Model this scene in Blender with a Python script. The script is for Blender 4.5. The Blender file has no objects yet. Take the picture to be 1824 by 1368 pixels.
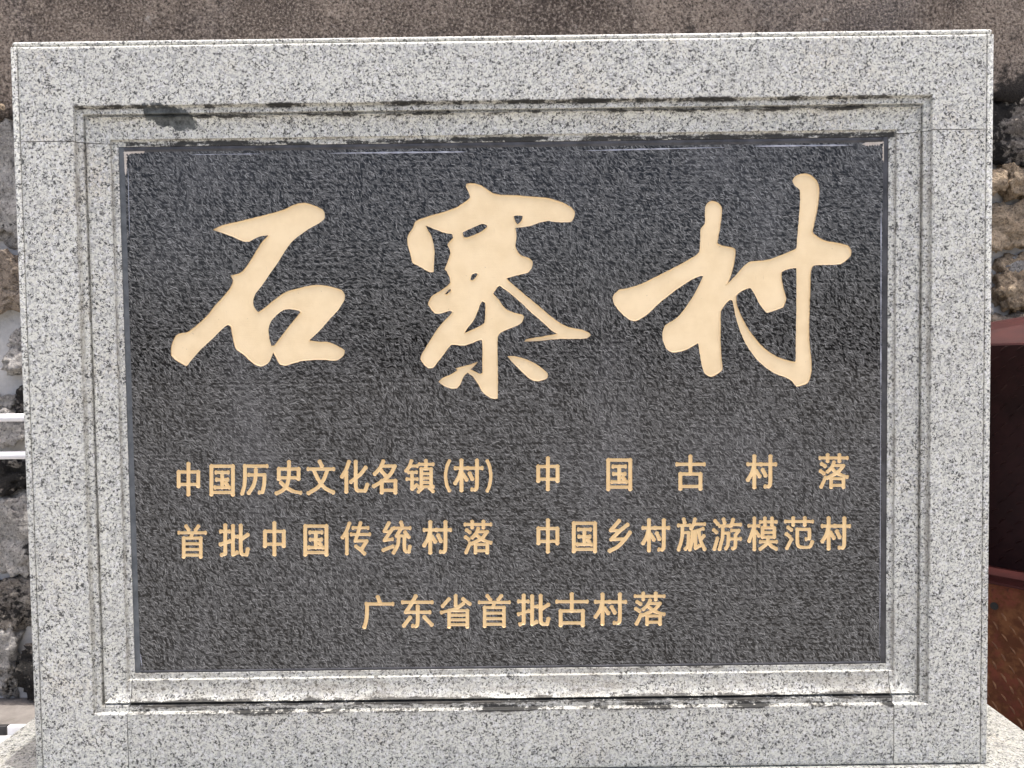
import bpy, bmesh, math, random
import numpy as np
from mathutils import Vector, Matrix, noise as mnoise
from mathutils.geometry import tessellate_polygon

# ------------------------------------------------------------------ camera, world, sun, exposure
scene = bpy.context.scene
C = scene.collection
F_PX, CX, CY = 1400.0, 912.0, 684.0          # photograph is 1824 x 1368
CAM_H = 1.36                                 # camera height above the pavement
TOP_Z = CAM_H + 0.638                        # top of the sign's front face
CAM = Vector((0.0129, -1.6209, CAM_H))
PITCH, ROLL, YAW = -0.03796, -0.01302, -0.0008
cp, sp, cw, sw, cr, sr = (math.cos(PITCH), math.sin(PITCH), math.cos(YAW), math.sin(YAW), math.cos(ROLL), math.sin(ROLL))
FWD = Vector((sw * cp, cw * cp, sp)); RT0 = Vector((cw, -sw, 0)); UP0 = RT0.cross(FWD)
RT = cr * RT0 + sr * UP0; UP = -sr * RT0 + cr * UP0
cam_data = bpy.data.cameras.new('camera'); cam = bpy.data.objects.new('camera', cam_data); C.objects.link(cam)
cam.matrix_world = Matrix(((RT.x, UP.x, -FWD.x, CAM.x), (RT.y, UP.y, -FWD.y, CAM.y), (RT.z, UP.z, -FWD.z, CAM.z), (0, 0, 0, 1)))
cam_data.sensor_width = 36; cam_data.lens = F_PX / 1824 * 36
cam_data.clip_start = 0.05; cam_data.clip_end = 500
scene.camera = cam

SUN_EL, SUN_AZ = math.radians(85.5), math.radians(116)  # near-zenith noon sun, just in front of the face; azimuth from +Y towards +X
world = bpy.data.worlds.new('World'); scene.world = world; world.use_nodes = True
wn = world.node_tree.nodes; wl = world.node_tree.links
sky = wn.new('ShaderNodeTexSky'); sky.sky_type = 'NISHITA'; sky.sun_disc = False
sky.sun_elevation = SUN_EL; sky.sun_rotation = SUN_AZ
sky.air_density = 0.7; sky.dust_density = 6.0; sky.ozone_density = 0.3
wl.new(sky.outputs[0], wn['Background'].inputs[0]); wn['Background'].inputs[1].default_value = 0.145
sd = bpy.data.lights.new('sun', 'SUN'); sd.energy = 2.0; sd.angle = math.radians(0.53); sd.color = (1, 0.965, 0.92)
so = bpy.data.objects.new('sun', sd); C.objects.link(so)
to_sun = Vector((math.sin(SUN_AZ) * math.cos(SUN_EL), math.cos(SUN_AZ) * math.cos(SUN_EL), math.sin(SUN_EL)))
so.rotation_euler = to_sun.to_track_quat('Z', 'Y').to_euler(); so.location = (0, 0, 6)
scene.view_settings.view_transform = 'Standard'; scene.view_settings.look = 'None'
scene.view_settings.gamma = 1; scene.view_settings.exposure = 1.34
scene.render.engine = 'CYCLES'; scene.cycles.use_denoising = True

rnd = random.Random(7)
nrs = np.random.RandomState(11)

def at(px, py, Y):
    """point on the vertical plane y = Y seen at a photograph pixel"""
    d = FWD * F_PX + RT * (px - CX) - UP * (py - CY)
    return CAM + d * ((Y - CAM.y) / d.y)

def at_ground(px, py, Z):
    d = FWD * F_PX + RT * (px - CX) - UP * (py - CY)
    return CAM + d * ((Z - CAM.z) / d.z)

def at_array(P, Y):
    P = np.asarray(P, float)
    d = np.outer(np.ones(len(P)) * F_PX, FWD) + np.outer(P[:, 0] - CX, RT) - np.outer(P[:, 1] - CY, UP)
    t = (Y - CAM.y) / d[:, 1]
    return np.array(CAM)[None] + d * t[:, None]

# ------------------------------------------------------------------ node helpers
class Nodes:
    def __init__(s, name):
        s.mat = bpy.data.materials.new(name); s.mat.use_nodes = True
        s.t = s.mat.node_tree; s.n = s.t.nodes; s.bsdf = s.n['Principled BSDF']
    def link(s, a, b): s.t.links.new(a, b)
    def put(s, sock, v):
        if hasattr(v, 'is_linked') or isinstance(v, bpy.types.NodeSocket): s.link(v, sock)
        else: sock.default_value = v
    def math(s, op, a, b=0.0, c=0.0, clamp=False):
        n = s.n.new('ShaderNodeMath'); n.operation = op; n.use_clamp = clamp
        s.put(n.inputs[0], a); s.put(n.inputs[1], b); s.put(n.inputs[2], c); return n.outputs[0]
    def vmath(s, op, a, b=(0, 0, 0), out=0, scale=None):
        n = s.n.new('ShaderNodeVectorMath'); n.operation = op
        s.put(n.inputs[0], a); s.put(n.inputs[1], b)
        if scale is not None: s.put(n.inputs['Scale'], scale)
        return n.outputs[out]
    def pos(s, jitter=0.0):
        g = s.n.new('ShaderNodeNewGeometry').outputs['Position']
        if jitter:
            r = s.n.new('ShaderNodeObjectInfo').outputs['Random']
            g = s.vmath('ADD', g, s.vmath('SCALE', (7.3, 3.1, 5.7), scale=s.math('MULTIPLY', r, jitter)))
        return g
    def rand(s): return s.n.new('ShaderNodeObjectInfo').outputs['Random']
    def sep(s, v):
        n = s.n.new('ShaderNodeSeparateXYZ'); s.link(v, n.inputs[0]); return n.outputs
    def comb(s, x, y, z=0.0):
        n = s.n.new('ShaderNodeCombineXYZ'); s.put(n.inputs[0], x); s.put(n.inputs[1], y); s.put(n.inputs[2], z); return n.outputs[0]
    def noise(s, v, scale, detail=2.0, rough=0.5, dist=0.0, out=0):
        n = s.n.new('ShaderNodeTexNoise'); s.link(v, n.inputs['Vector'])
        n.inputs['Scale'].default_value = scale; n.inputs['Detail'].default_value = detail
        n.inputs['Roughness'].default_value = rough; n.inputs['Distortion'].default_value = dist
        return n.outputs[out]
    def voro(s, v, scale, feature='F1', dim='3D', rand=1.0):
        n = s.n.new('ShaderNodeTexVoronoi'); n.feature = feature; n.voronoi_dimensions = dim
        s.link(v, n.inputs['Vector']); n.inputs['Scale'].default_value = scale; n.inputs['Randomness'].default_value = rand
        return n.outputs
    def step(s, v, a, b, lo=0.0, hi=1.0):
        n = s.n.new('ShaderNodeMapRange'); n.interpolation_type = 'SMOOTHSTEP'
        s.put(n.inputs[0], v); s.put(n.inputs[1], a); s.put(n.inputs[2], b); s.put(n.inputs[3], lo); s.put(n.inputs[4], hi)
        return n.outputs[0]
    def mix(s, f, a, b, mode='MIX'):
        n = s.n.new('ShaderNodeMix'); n.data_type = 'RGBA'; n.blend_type = mode
        s.put(n.inputs[0], f)
        for i, v in ((6, a), (7, b)):
            s.put(n.inputs[i], (v[0], v[1], v[2], 1) if isinstance(v, tuple) else v)
        return n.outputs[2]
    def bump(s, h, strength, dist, normal=None):
        n = s.n.new('ShaderNodeBump'); n.inputs['Strength'].default_value = strength; n.inputs['Distance'].default_value = dist
        s.link(h, n.inputs['Height'])
        if normal is not None: s.link(normal, n.inputs['Normal'])
        return n.outputs[0]
    def done(s, color=None, rough=0.6, normal=None, spec=0.5, metal=0.0):
        if color is not None: s.put(s.bsdf.inputs['Base Color'], (*color, 1) if isinstance(color, tuple) else color)
        s.put(s.bsdf.inputs['Roughness'], rough); s.put(s.bsdf.inputs['Specular IOR Level'], spec); s.put(s.bsdf.inputs['Metallic'], metal)
        if normal is not None: s.link(normal, s.bsdf.inputs['Normal'])
        return s.mat

# photograph rows turned into heights on the face, for the mould streaks along the moulding
def zrow(py, px=900, Y=0.015): return at(px, py, Y).z

def granite(name, bands=(), patch=None, vert=False, lo=0.90):
    N = Nodes(name); p = N.pos(1.0); w = N.pos()
    wob = N.vmath('SCALE', N.noise(p, 260, 2, out=1), scale=0.004)
    q = N.vmath('ADD', p, wob)
    warm = N.step(N.noise(p, 6, 4, 0.65), 0.50, 0.8)
    base = N.mix(warm, (0.655, 0.655, 0.585), (0.655, 0.615, 0.515))
    cell = N.voro(q, 230)
    cr_ = N.sep(cell['Color'])
    clus = N.noise(p, 30, 4, 0.65)
    grey = N.step(N.math('ADD', cr_[0], N.math('MULTIPLY', clus, 0.8)), 0.95, 1.12)
    c = N.mix(N.math('MULTIPLY', grey, 0.66), base, (0.33, 0.335, 0.335))
    c = N.mix(N.step(cr_[1], 0.75, 0.95), c, (0.70, 0.70, 0.68))
    # biotite: short wormy black marks
    n1 = N.noise(q, 212, 3, 0.62, 0.7)
    n2 = N.noise(p, 48, 3, 0.6)
    fl = N.math('ADD', n1, N.math('MULTIPLY', N.math('SUBTRACT', n2, 0.5), 0.28))
    c = N.mix(N.step(fl, 0.545, 0.595, 0, 0.94), c, (0.036, 0.036, 0.035))
    n3 = N.noise(q, 400, 2, 0.5)
    c = N.mix(N.step(n3, 0.55, 0.65, 0, 0.6), c, (0.16, 0.16, 0.16))
    # each slab its own tone, with old dirt drifting over it
    tone = N.math('MULTIPLY_ADD', N.rand(), 0.12, lo)
    c = N.mix(1.0, c, N.comb(tone, tone, tone), 'MULTIPLY')
    c = N.mix(N.step(N.noise(p, 3.5, 6, 0.7), 0.5, 0.78, 0, 0.34), c, (0.36, 0.35, 0.315))
    x, y, z = N.sep(w)
    fine = N.noise(w, 150, 4, 0.7)
    def grime(c, along, across, centre, hw, thr, gate, seed):
        d = N.math('ABSOLUTE', N.math('SUBTRACT', across, centre))
        sn = N.noise(N.comb(N.math('MULTIPLY', along, 13), N.math('MULTIPLY', across, 45), seed), 1.0, 9, 0.74)
        spread = N.math('MULTIPLY', N.step(sn, 0.35, 0.7, 0.35, 1.45), hw)
        dn = N.math('DIVIDE', N.math('ADD', d, N.math('MULTIPLY', N.math('SUBTRACT', fine, 0.5), 0.009)), spread)
        soft = N.math('MULTIPLY', N.math('MULTIPLY', N.step(dn, 0.2, 2.4, 0.5, 0), gate), N.step(sn, 0.38, 0.62, 0.15, 1.0))
        c = N.mix(soft, c, (0.22, 0.20, 0.165))
        lvl = N.math('ADD', sn, N.math('MULTIPLY', N.math('SUBTRACT', fine, 0.5), 0.45))
        m = N.math('MULTIPLY', N.math('MULTIPLY', N.step(dn, 0.65, 1.1, 1, 0), gate), N.step(lvl, thr, thr + 0.07, 0, 0.95))
        return N.mix(m, c, (0.02, 0.02, 0.019))
    for zc, hw, thr, lim in bands:
        c = grime(c, x, z, zc, hw, thr, N.step(N.math('ABSOLUTE', x), lim - 0.004, lim + 0.001, 1, 0), zc * 37)
    if vert:
        ax = N.math('ABSOLUTE', x)
        gz = N.math('MULTIPLY', N.step(z, MZ2 - 0.002, MZ2 + 0.002), N.step(z, MZ1 - 0.002, MZ1 + 0.002, 1, 0))
        sx = N.math('MULTIPLY_ADD', N.math('GREATER_THAN', x, 0.0), 5.0, 1.0)
        for ins, hw, thr in ((1.2, 0.0026, 0.66), (14, 0.0028, 0.62), (54, 0.0022, 0.70)):
            c = grime(c, z, ax, MH - ins * PX, hw, thr, gz, N.math('MULTIPLY', sx, ins + 1.7))
    if patch:
        for px_, pz_, hx, hz in patch:
            ex = N.math('DIVIDE', N.math('SUBTRACT', x, px_), hx); ez = N.math('DIVIDE', N.math('SUBTRACT', z, pz_), hz)
            sk = N.math('ADD', ex, N.math('MULTIPLY', ez, 0.55))
            dd = N.math('SQRT', N.math('ADD', N.math('MULTIPLY', sk, sk), N.math('MULTIPLY', ez, ez)))
            dd = N.math('ADD', dd, N.math('MULTIPLY', N.math('SUBTRACT', N.noise(w, 55, 5, 0.65), 0.5), 1.6))
            c = N.mix(N.step(dd, 0.86, 1.0, 0.95, 0), c, N.mix(N.step(N.noise(w, 60, 5, 0.7), 0.35, 0.65), (0.022, 0.026, 0.027), (0.10, 0.11, 0.11)))
    h = N.math('ADD', N.noise(p, 420, 2), N.math('MULTIPLY', n1, -0.6))
    return N.done(c, N.step(n2, 0.3, 0.7, 0.45, 0.62), N.bump(h, 0.15, 0.0008), 0.3)

def panel_material():
    N = Nodes('dark needle granite'); w = N.pos()
    x, y, z = N.sep(w)
    X = N.math('MULTIPLY', x, 1000); Z = N.math('MULTIPLY', z, 1000)     # millimetres
    low = N.noise(w, 3.2, 3, 0.55); low2 = N.noise(w, 11, 2, 0.5)
    v2 = N.comb(X, Z)
    # fine grey felt, then needles of feldspar and black rods lying mostly one way
    fine = N.noise(w, 520, 2, 0.6); fine2 = N.noise(w, 300, 3, 0.65)
    c = N.mix(N.step(N.math('ADD', N.math('MULTIPLY', fine, 0.5), N.math('MULTIPLY', fine2, 0.5)), 0.38, 0.64), (0.022, 0.022, 0.0215), (0.118, 0.117, 0.112))
    swing = N.math('ADD', N.math('MULTIPLY', N.math('SUBTRACT', low, 0.5), 1.9), N.math('MULTIPLY', N.math('SUBTRACT', low2, 0.5), 1.5))
    layers = [(7.0, 4.6, 0.9, 0.08, 0.24, 1.3), (9.0, 5.0, 1.5, 0.004, 0.012, 1.1), (6.4, 4.2, 0.75, 0.10, 0.28, 1.5), (8.0, 4.6, 1.25, 0.004, 0.012, 1.2),
              (7.6, 4.8, 0.75, 0.12, 0.33, 1.4), (11.0, 6.0, 1.8, 0.003, 0.008, 1.1), (9.5, 4.4, 0.8, 0.14, 0.38, 1.8), (14.0, 6.0, 2.3, 0.003, 0.006, 1.6)]
    for i, (size, a, b, lo, hi_, rg) in enumerate(layers):
        vv = N.vmath('ADD', v2, (i * 137.3 + 11, i * 71.9 + 5, 0))
        vo = N.voro(vv, 1.0 / size, 'F1', '2D')
        loc = N.sep(N.vmath('SUBTRACT', vv, vo['Position']))
        rc = N.sep(vo['Color'])
        ang = N.math('ADD', N.math('ADD', N.math('MULTIPLY', N.math('SUBTRACT', rc[0], 0.5), rg), -0.62), swing)
        cs, sn = N.math('COSINE', ang), N.math('SINE', ang)
        u = N.math('ADD', N.math('MULTIPLY', loc[0], cs), N.math('MULTIPLY', loc[1], sn))
        v = N.math('SUBTRACT', N.math('MULTIPLY', loc[1], cs), N.math('MULTIPLY', loc[0], sn))
        uu = N.math('POWER', N.math('ABSOLUTE', N.math('DIVIDE', u, a)), 4.0)
        vq = N.math('POWER', N.math('ABSOLUTE', N.math('DIVIDE', v, b)), 2.0)
        m = N.step(N.math('ADD', uu, vq), 0.55, 1.15, 1, 0)
        keep = N.math('GREATER_THAN', rc[1], 0.42 if hi_ > 0.05 else 0.56)
        g = N.math('MULTIPLY_ADD', N.math('POWER', rc[2], 1.6), hi_ - lo, lo)
        c = N.mix(N.math('MULTIPLY', N.math('MULTIPLY', m, keep), 0.70 if hi_ > 0.05 else 0.86), c, N.comb(g, N.math('MULTIPLY', g, 0.995), N.math('MULTIPLY', g, 0.96)))
    # pale reflection haze painted unevenly into the polished stone's colour
    haze = N.math('ADD', N.step(N.noise(w, 2.4, 4, 0.6, 0.4), 0.45, 0.78, 0.0, 0.10), N.step(N.noise(N.comb(N.math('MULTIPLY', x, 4.2), N.math('MULTIPLY', z, 1.3), 3.7), 1.0, 5, 0.6, 0.3), 0.52, 0.72, 0.0, 0.12))
    c = N.mix(haze, c, (0.30, 0.30, 0.31))
    rough = N.step(N.noise(w, 6, 4, 0.6), 0.3, 0.75, 0.06, 0.2)
    return N.done(c, rough, None, 0.30)

def gold_material(name, a, b, rows):
    N = Nodes(name); w = N.pos()
    x, y, z = N.sep(w)
    n = N.noise(w, 22, 4, 0.6)
    c = N.mix(N.step(n, 0.3, 0.75), a, b)
    scr = N.noise(N.comb(N.math('MULTIPLY', x, 900), N.math('MULTIPLY', z, 28), 0.0), 1.0, 2)
    c = N.mix(N.math('MULTIPLY', N.step(scr, 0.66, 0.78), N.step(N.noise(w, 16, 2), 0.55, 0.68, 0, 0.6)), c, (0.28, 0.2, 0.10))
    c = N.mix(N.step(N.noise(w, 130, 3, 0.6), 0.68, 0.75, 0, 0.55), c, (0.25, 0.19, 0.11))
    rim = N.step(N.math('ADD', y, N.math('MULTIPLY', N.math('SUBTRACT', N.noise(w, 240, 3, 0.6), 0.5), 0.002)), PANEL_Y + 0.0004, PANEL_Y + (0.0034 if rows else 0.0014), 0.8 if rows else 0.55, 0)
    c = N.mix(rim, c, (0.40, 0.25, 0.10))  # shade on the carved walls painted as ochre, fading down from the rim
    lines = N.noise(N.comb(N.math('MULTIPLY', x, 25), N.math('MULTIPLY', z, 900 if rows else 300), 0.0), 1.0, 2, 0.6)
    hgt = N.math('ADD', N.math('MULTIPLY', lines, 0.8), N.math('MULTIPLY', N.noise(w, 500, 2), 0.6))
    return N.done(c, 0.52, N.bump(hgt, 0.35, 0.0012), 0.35)

def simple(name, a, b, scale, rough=0.6, bump=0.3, dist=0.002, bscale=None, spec=0.4, metal=0.0, jitter=1.0):
    N = Nodes(name); p = N.pos(jitter)
    c = N.mix(N.step(N.noise(p, scale, 5, 0.62), 0.32, 0.7), a, b)
    return N.done(c, rough, N.bump(N.noise(p, bscale or scale * 8, 4, 0.6), bump, dist), spec, metal)

def stone_material(name, a, b, black):
    N = Nodes(name); p = N.pos(1.0); w = N.pos()
    c = N.mix(N.step(N.noise(p, 14, 5, 0.65), 0.35, 0.68), a, b)
    c = N.mix(N.step(N.noise(p, 100, 4, 0.7), 0.50, 0.62, 0, 0.75), c, (a[0] * 0.35, a[1] * 0.35, a[2] * 0.35))
    c = N.mix(N.step(N.noise(p, 75, 3, 0.7), 0.52, 0.62, 0, 0.5), c, (min(1, b[0] * 1.5), min(1, b[1] * 1.5), min(1, b[2] * 1.45)))
    st = N.math('ADD', N.noise(w, 6, 6, 0.7), N.math('MULTIPLY', N.math('SUBTRACT', N.noise(w, 60, 3), 0.5), 0.35))
    c = N.mix(N.step(st, 0.72 - black, 0.80 - black, 0, 0.95), c, (0.022, 0.021, 0.02))
    h = N.math('ADD', N.math('MULTIPLY', N.noise(p, 45, 6, 0.72), 1.0), N.math('MULTIPLY', N.noise(p, 210, 3, 0.6), 0.35))
    return N.done(c, 0.88, N.bump(h, 1.0, 0.035), 0.2)

def render_coat_material():
    N = Nodes('brown cement render'); p = N.pos()
    c = N.mix(N.step(N.noise(p, 3.2, 5, 0.62), 0.35, 0.68), (0.14, 0.112, 0.092), (0.32, 0.262, 0.212))
    c = N.mix(N.step(N.noise(p, 1.7, 4, 0.6, 0.5), 0.5, 0.7, 0, 0.55), c, (0.22, 0.20, 0.19))
    g = N.noise(p, 105, 4, 0.75)
    c = N.mix(N.step(g, 0.51, 0.62, 0, 0.85), c, (0.50, 0.425, 0.35))
    c = N.mix(N.step(g, 0.38, 0.48, 0.9, 0), c, (0.05, 0.04, 0.034))
    c = N.mix(N.step(N.noise(p, 9, 7, 0.75), 0.60, 0.68, 0, 0.8), c, (0.045, 0.04, 0.037))
    c = N.mix(N.step(N.noise(p, 16, 6, 0.7), 0.64, 0.72, 0, 0.7), c, (0.55, 0.51, 0.46))
    # black mould creeping up from the lower edge
    z = N.sep(p)[2]; x = N.sep(p)[0]
    mould = N.math('SUBTRACT', N.math('ADD', N.noise(p, 5, 6, 0.7), N.math('MULTIPLY', x, 0.05)), N.math('MULTIPLY', N.math('SUBTRACT', z, 2.36), 1.6))
    c = N.mix(N.step(mould, 0.44, 0.56, 0, 0.94), c, (0.022, 0.02, 0.019))
    h = N.math('ADD', g, N.math('MULTIPLY', N.noise(p, 28, 5, 0.7), 1.3))
    return N.done(c, 0.92, N.bump(h, 1.0, 0.02), 0.15)

def rust_material(name, red, rusty):
    N = Nodes(name); p = N.pos()
    c = N.mix(N.step(N.noise(p, 9, 5, 0.65), 0.35, 0.65), red, (red[0] * 0.62, red[1] * 0.6, red[2] * 0.62))
    r = N.step(N.math('ADD', N.noise(p, 13, 6, 0.7), N.math('MULTIPLY', N.noise(p, 90, 3), 0.25)), 0.74 - rusty, 0.92 - rusty)
    rc = N.mix(N.step(N.noise(p, 24, 4, 0.65), 0.4, 0.65), (0.08, 0.028, 0.012), (0.145, 0.06, 0.025))
    c = N.mix(r, c, rc)
    c = N.mix(N.step(N.noise(p, 36, 4, 0.6), 0.64, 0.74, 0, 0.7), c, (0.035, 0.012, 0.008))
    return N.done(c, N.step(r, 0, 1, 0.6, 0.85), N.bump(N.noise(p, 160, 4, 0.6), 0.35, 0.002), 0.22)

# ------------------------------------------------------------------ mesh helpers
def link(name, me, mat, parent=None, smooth=False):
    o = bpy.data.objects.new(name, me); C.objects.link(o)
    if mat: me.materials.clear(); me.materials.append(mat)
    if parent: o.parent = parent
    if smooth:
        for f in me.polygons: f.use_smooth = True
    return o

def from_data(name, v, f, mat, parent=None, smooth=False):
    me = bpy.data.meshes.new(name); me.from_pydata([tuple(a) for a in v], [], f); me.validate(); me.update()
    return link(name, me, mat, parent, smooth)

def box_bm(bm, x0, x1, y0, y1, z0, z1):
    vs = [bm.verts.new((x, y, z)) for x in (x0, x1) for y in (y0, y1) for z in (z0, z1)]
    for q in ((0, 1, 3, 2), (4, 6, 7, 5), (0, 4, 5, 1), (2, 3, 7, 6), (0, 2, 6, 4), (1, 5, 7, 3)): bm.faces.new([vs[i] for i in q])

def box(name, x0, x1, y0, y1, z0, z1, mat, parent=None, bevel=0.0, seg=3):
    bm = bmesh.new(); box_bm(bm, x0, x1, y0, y1, z0, z1)
    if bevel: bmesh.ops.bevel(bm, geom=bm.edges[:], offset=bevel, segments=seg, affect='EDGES', profile=0.5)
    bmesh.ops.recalc_face_normals(bm, faces=bm.faces)
    me = bpy.data.meshes.new(name); bm.to_mesh(me); bm.free()
    return link(name, me, mat, parent, bool(bevel))

def tube(name, pts, r, mat, parent=None, seg=16):
    v, f = [], []
    for k, p in enumerate(pts):
        a = Vector(pts[min(k + 1, len(pts) - 1)]) - Vector(pts[max(k - 1, 0)]); a.normalize()
        s = a.orthogonal().normalized() if abs(a.z) > 0.9 else Vector((0, 0, 1)).cross(a).normalized(); t = a.cross(s)
        rr = r[k] if isinstance(r, (list, tuple)) else r
        for j in range(seg):
            an = 2 * math.pi * j / seg; v.append(Vector(p) + rr * (math.cos(an) * s + math.sin(an) * t))
    for k in range(len(pts) - 1):
        for j in range(seg):
            f.append((k * seg + j, k * seg + (j + 1) % seg, (k + 1) * seg + (j + 1) % seg, (k + 1) * seg + j))
    f.append(tuple(range(seg))[::-1]); f.append(tuple((len(pts) - 1) * seg + j for j in range(seg)))
    return from_data(name, v, f, mat, parent, True)

def empty(name, loc, label, cat, group=None):
    o = bpy.data.objects.new(name, None); C.objects.link(o); o.location = (0, 0, 0)
    o['label'] = label; o['category'] = cat; o.empty_display_size = 0.2
    if group: o['group'] = group
    return o

# ------------------------------------------------------------------ shared numbers of the sign
MH = 0.8755                                   # half width of the moulding's outer edge
MZ1, MZ2 = TOP_Z - 0.1224, TOP_Z - 1.382      # its top and bottom
BASE_Z = at(1700, 1362, 0.0).z                # where the sign stands on the plinth
PX = 0.00114                                  # metres per photo pixel on the face
PANEL_Y = 0.034

# ------------------------------------------------------------------ materials
def B(py0, py1, thr, inset): return (0.5 * (zrow(py0) + zrow(py1)), abs(zrow(py0) - zrow(py1)) * 0.5, thr, MH - inset * PX)
pa = at(300, 208, 0.012)
M = dict(
    top=granite('granite with mould streaks', [B(181, 188, 0.47, 0), B(196, 204, 0.44, 12), B(240, 251, 0.42, 53)], [(pa.x, pa.z, 0.052, 0.024)]),
    low=granite('granite with mould streaks low', lo=0.82, bands=[B(1239, 1251, 0.40, 16), B(1251, 1262, 0.47, 0), B(1188, 1202, 0.57, 54), B(1208, 1236, 0.86, 18)]),
    side=granite('speckled grey granite', vert=True),
    edge=granite('speckled grey edge granite'),
    plinth=granite('weathered plinth granite', lo=0.50),
    panel=panel_material(),
    gold=gold_material('light-paled gold paint', (0.88, 0.705, 0.445), (0.80, 0.625, 0.375), True),
    gold_groove_glow=gold_material('gold paint', (0.88, 0.66, 0.355), (0.82, 0.585, 0.295), False),  # same paint as the large letters; glow between groove walls put into colour
    core=simple('dark cement', (0.16, 0.155, 0.145), (0.26, 0.25, 0.235), 20),
    seal_d=simple('black sealant', (0.028, 0.028, 0.03), (0.07, 0.07, 0.075), 30, 0.35, 0.3, 0.001),
    seal_g=simple('blue grey sealant', (0.075, 0.083, 0.09), (0.13, 0.14, 0.147), 30, 0.5, 0.5, 0.002, spec=0.2),
    film=simple('pale sealant smear', (0.26, 0.28, 0.34), (0.46, 0.47, 0.52), 90, 0.2, 0.2, 0.001, spec=0.6),
    lime=simple('pale cement', (0.46, 0.40, 0.34), (0.58, 0.53, 0.47), 40, 0.85, 0.6, 0.003, 200),
    paving=simple('worn grey paving', (0.25, 0.24, 0.22), (0.33, 0.318, 0.292), 2.2, 0.85, 0.4, 0.004, 60),
    concrete=simple('pale concrete apron', (0.36, 0.352, 0.34), (0.45, 0.44, 0.425), 2.2, 0.85, 0.4, 0.004, 60),
    kerb=simple('brown cement kerb', (0.15, 0.135, 0.12), (0.23, 0.21, 0.19), 8, 0.9, 0.8, 0.006, 120),
    black=simple('black road paint', (0.015, 0.015, 0.016), (0.035, 0.034, 0.034), 18, 0.55),
    white=simple('white road paint', (0.62, 0.61, 0.60), (0.76, 0.76, 0.76), 18, 0.5),
    rail=simple('white enamel tube', (0.80, 0.80, 0.82), (0.84, 0.84, 0.86), 6, 0.25, 0.05, 0.0005),
    mortar=simple('grey cement mortar', (0.34, 0.335, 0.32), (0.50, 0.49, 0.47), 7, 0.85, 0.7, 0.01, 40),
    render=render_coat_material(),
    maroon=rust_material('dark red oxide paint', (0.05, 0.011, 0.010), 0.0),
    oxide=rust_material('shade-darkened red oxide paint', (0.028, 0.009, 0.009), -0.1),  # recess paint darkened to hold the shade under the hood
    worn=simple('worn tread steel', (0.24, 0.12, 0.055), (0.11, 0.04, 0.016), 45, 0.6),
    rust=rust_material('rusty red steel', (0.14, 0.035, 0.018), 0.24),
    hole=simple('shadowed hole', (0.01, 0.01, 0.01), (0.012, 0.012, 0.012), 10),
)
S_TAN = stone_material('tan rubble stone', (0.44, 0.335, 0.225), (0.58, 0.46, 0.33), -0.05)
S_GREY = stone_material('grey rubble stone', (0.38, 0.36, 0.33), (0.56, 0.535, 0.50), 0.14)
S_BROWN = stone_material('brown rubble stone', (0.32, 0.255, 0.195), (0.46, 0.38, 0.30), 0.08)
S_DARK = stone_material('blackened rubble stone', (0.20, 0.175, 0.15), (0.36, 0.33, 0.29), 0.27)

# ------------------------------------------------------------------ ground, kerb
from_data('ground', [(-60, -60, -0.036), (60, -60, -0.036), (60, 60, -0.036), (-60, 60, -0.036)], [(0, 1, 2, 3)], M['paving'])['kind'] = 'structure'
box('pavement', -5.8, 5.8, 0.5, 1.3, -0.2, -0.030, M['concrete'])['kind'] = 'structure'
kerb_y = at_ground(5, 1295, 0.0).y
kerb = box('kerb', -6, 6, kerb_y, 1.62, -0.3, 0.0, M['kerb'], None, 0.006); kerb['kind'] = 'structure'
xb = at(13, 1303, kerb_y).x                    # where black turns to white
for i in range(-8, 9):
    x0 = xb + i * 0.5
    if -5.9 < x0 < 5.4:
        box('painted_block', x0 + 0.002, x0 + 0.498, kerb_y - 0.004, kerb_y + 0.016, -0.05, 0.004, M['white'] if i % 2 == 0 else M['black'], kerb, 0.003)

# ------------------------------------------------------------------ rubble wall behind
WALL_Y = 1.5
wall = empty('stone_wall', None, 'rubble stone wall with grey mortar and brown cement render along its upper half', 'wall')
def lumpy_plane(name, x0, x1, z0, z1, y, nx, nz, amp, mat, parent, edge=0.0, thick=0.3):
    v, f = [], []
    for j in range(nz + 1):
        for i in range(nx + 1):
            x = x0 + (x1 - x0) * i / nx; z = z0 + (z1 - z0) * j / nz
            if j == 0 and edge: z += edge * mnoise.noise(Vector((x * 2.6, 3.3, 0))) + edge * 0.5 * mnoise.noise(Vector((x * 9, 1.3, 0)))
            if j == 1 and edge: z += edge * 0.5 * mnoise.noise(Vector((x * 2.6, 3.3, 0)))
            yy = y + amp * (mnoise.noise(Vector((x * 3, z * 3, y))) + 0.6 * mnoise.noise(Vector((x * 11, z * 11, y))))
            v.append((x, yy, z))
    for j in range(nz):
        for i in range(nx):
            a = j * (nx + 1) + i; f.append((a, a + 1, a + nx + 2, a + nx + 1))
    n = len(v); bot = [i for i in range(nx + 1)]
    for i in bot: v.append((v[i][0], y + thick, v[i][2]))
    for i in range(nx): f.append((i, n + i, n + i + 1, i + 1))
    return from_data(name, v, f, mat, parent, True)
lumpy_plane('mortar_backing', -4.5, 4.5, -0.1, 4.6, WALL_Y, 180, 90, 0.012, M['mortar'], wall)
zr = at(1800, 196, WALL_Y).z
lumpy_plane('render_coat', -4.5, 4.5, zr, 4.6, WALL_Y - 0.075, 220, 40, 0.008, M['render'], wall, 0.07, 0.07)

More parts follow.
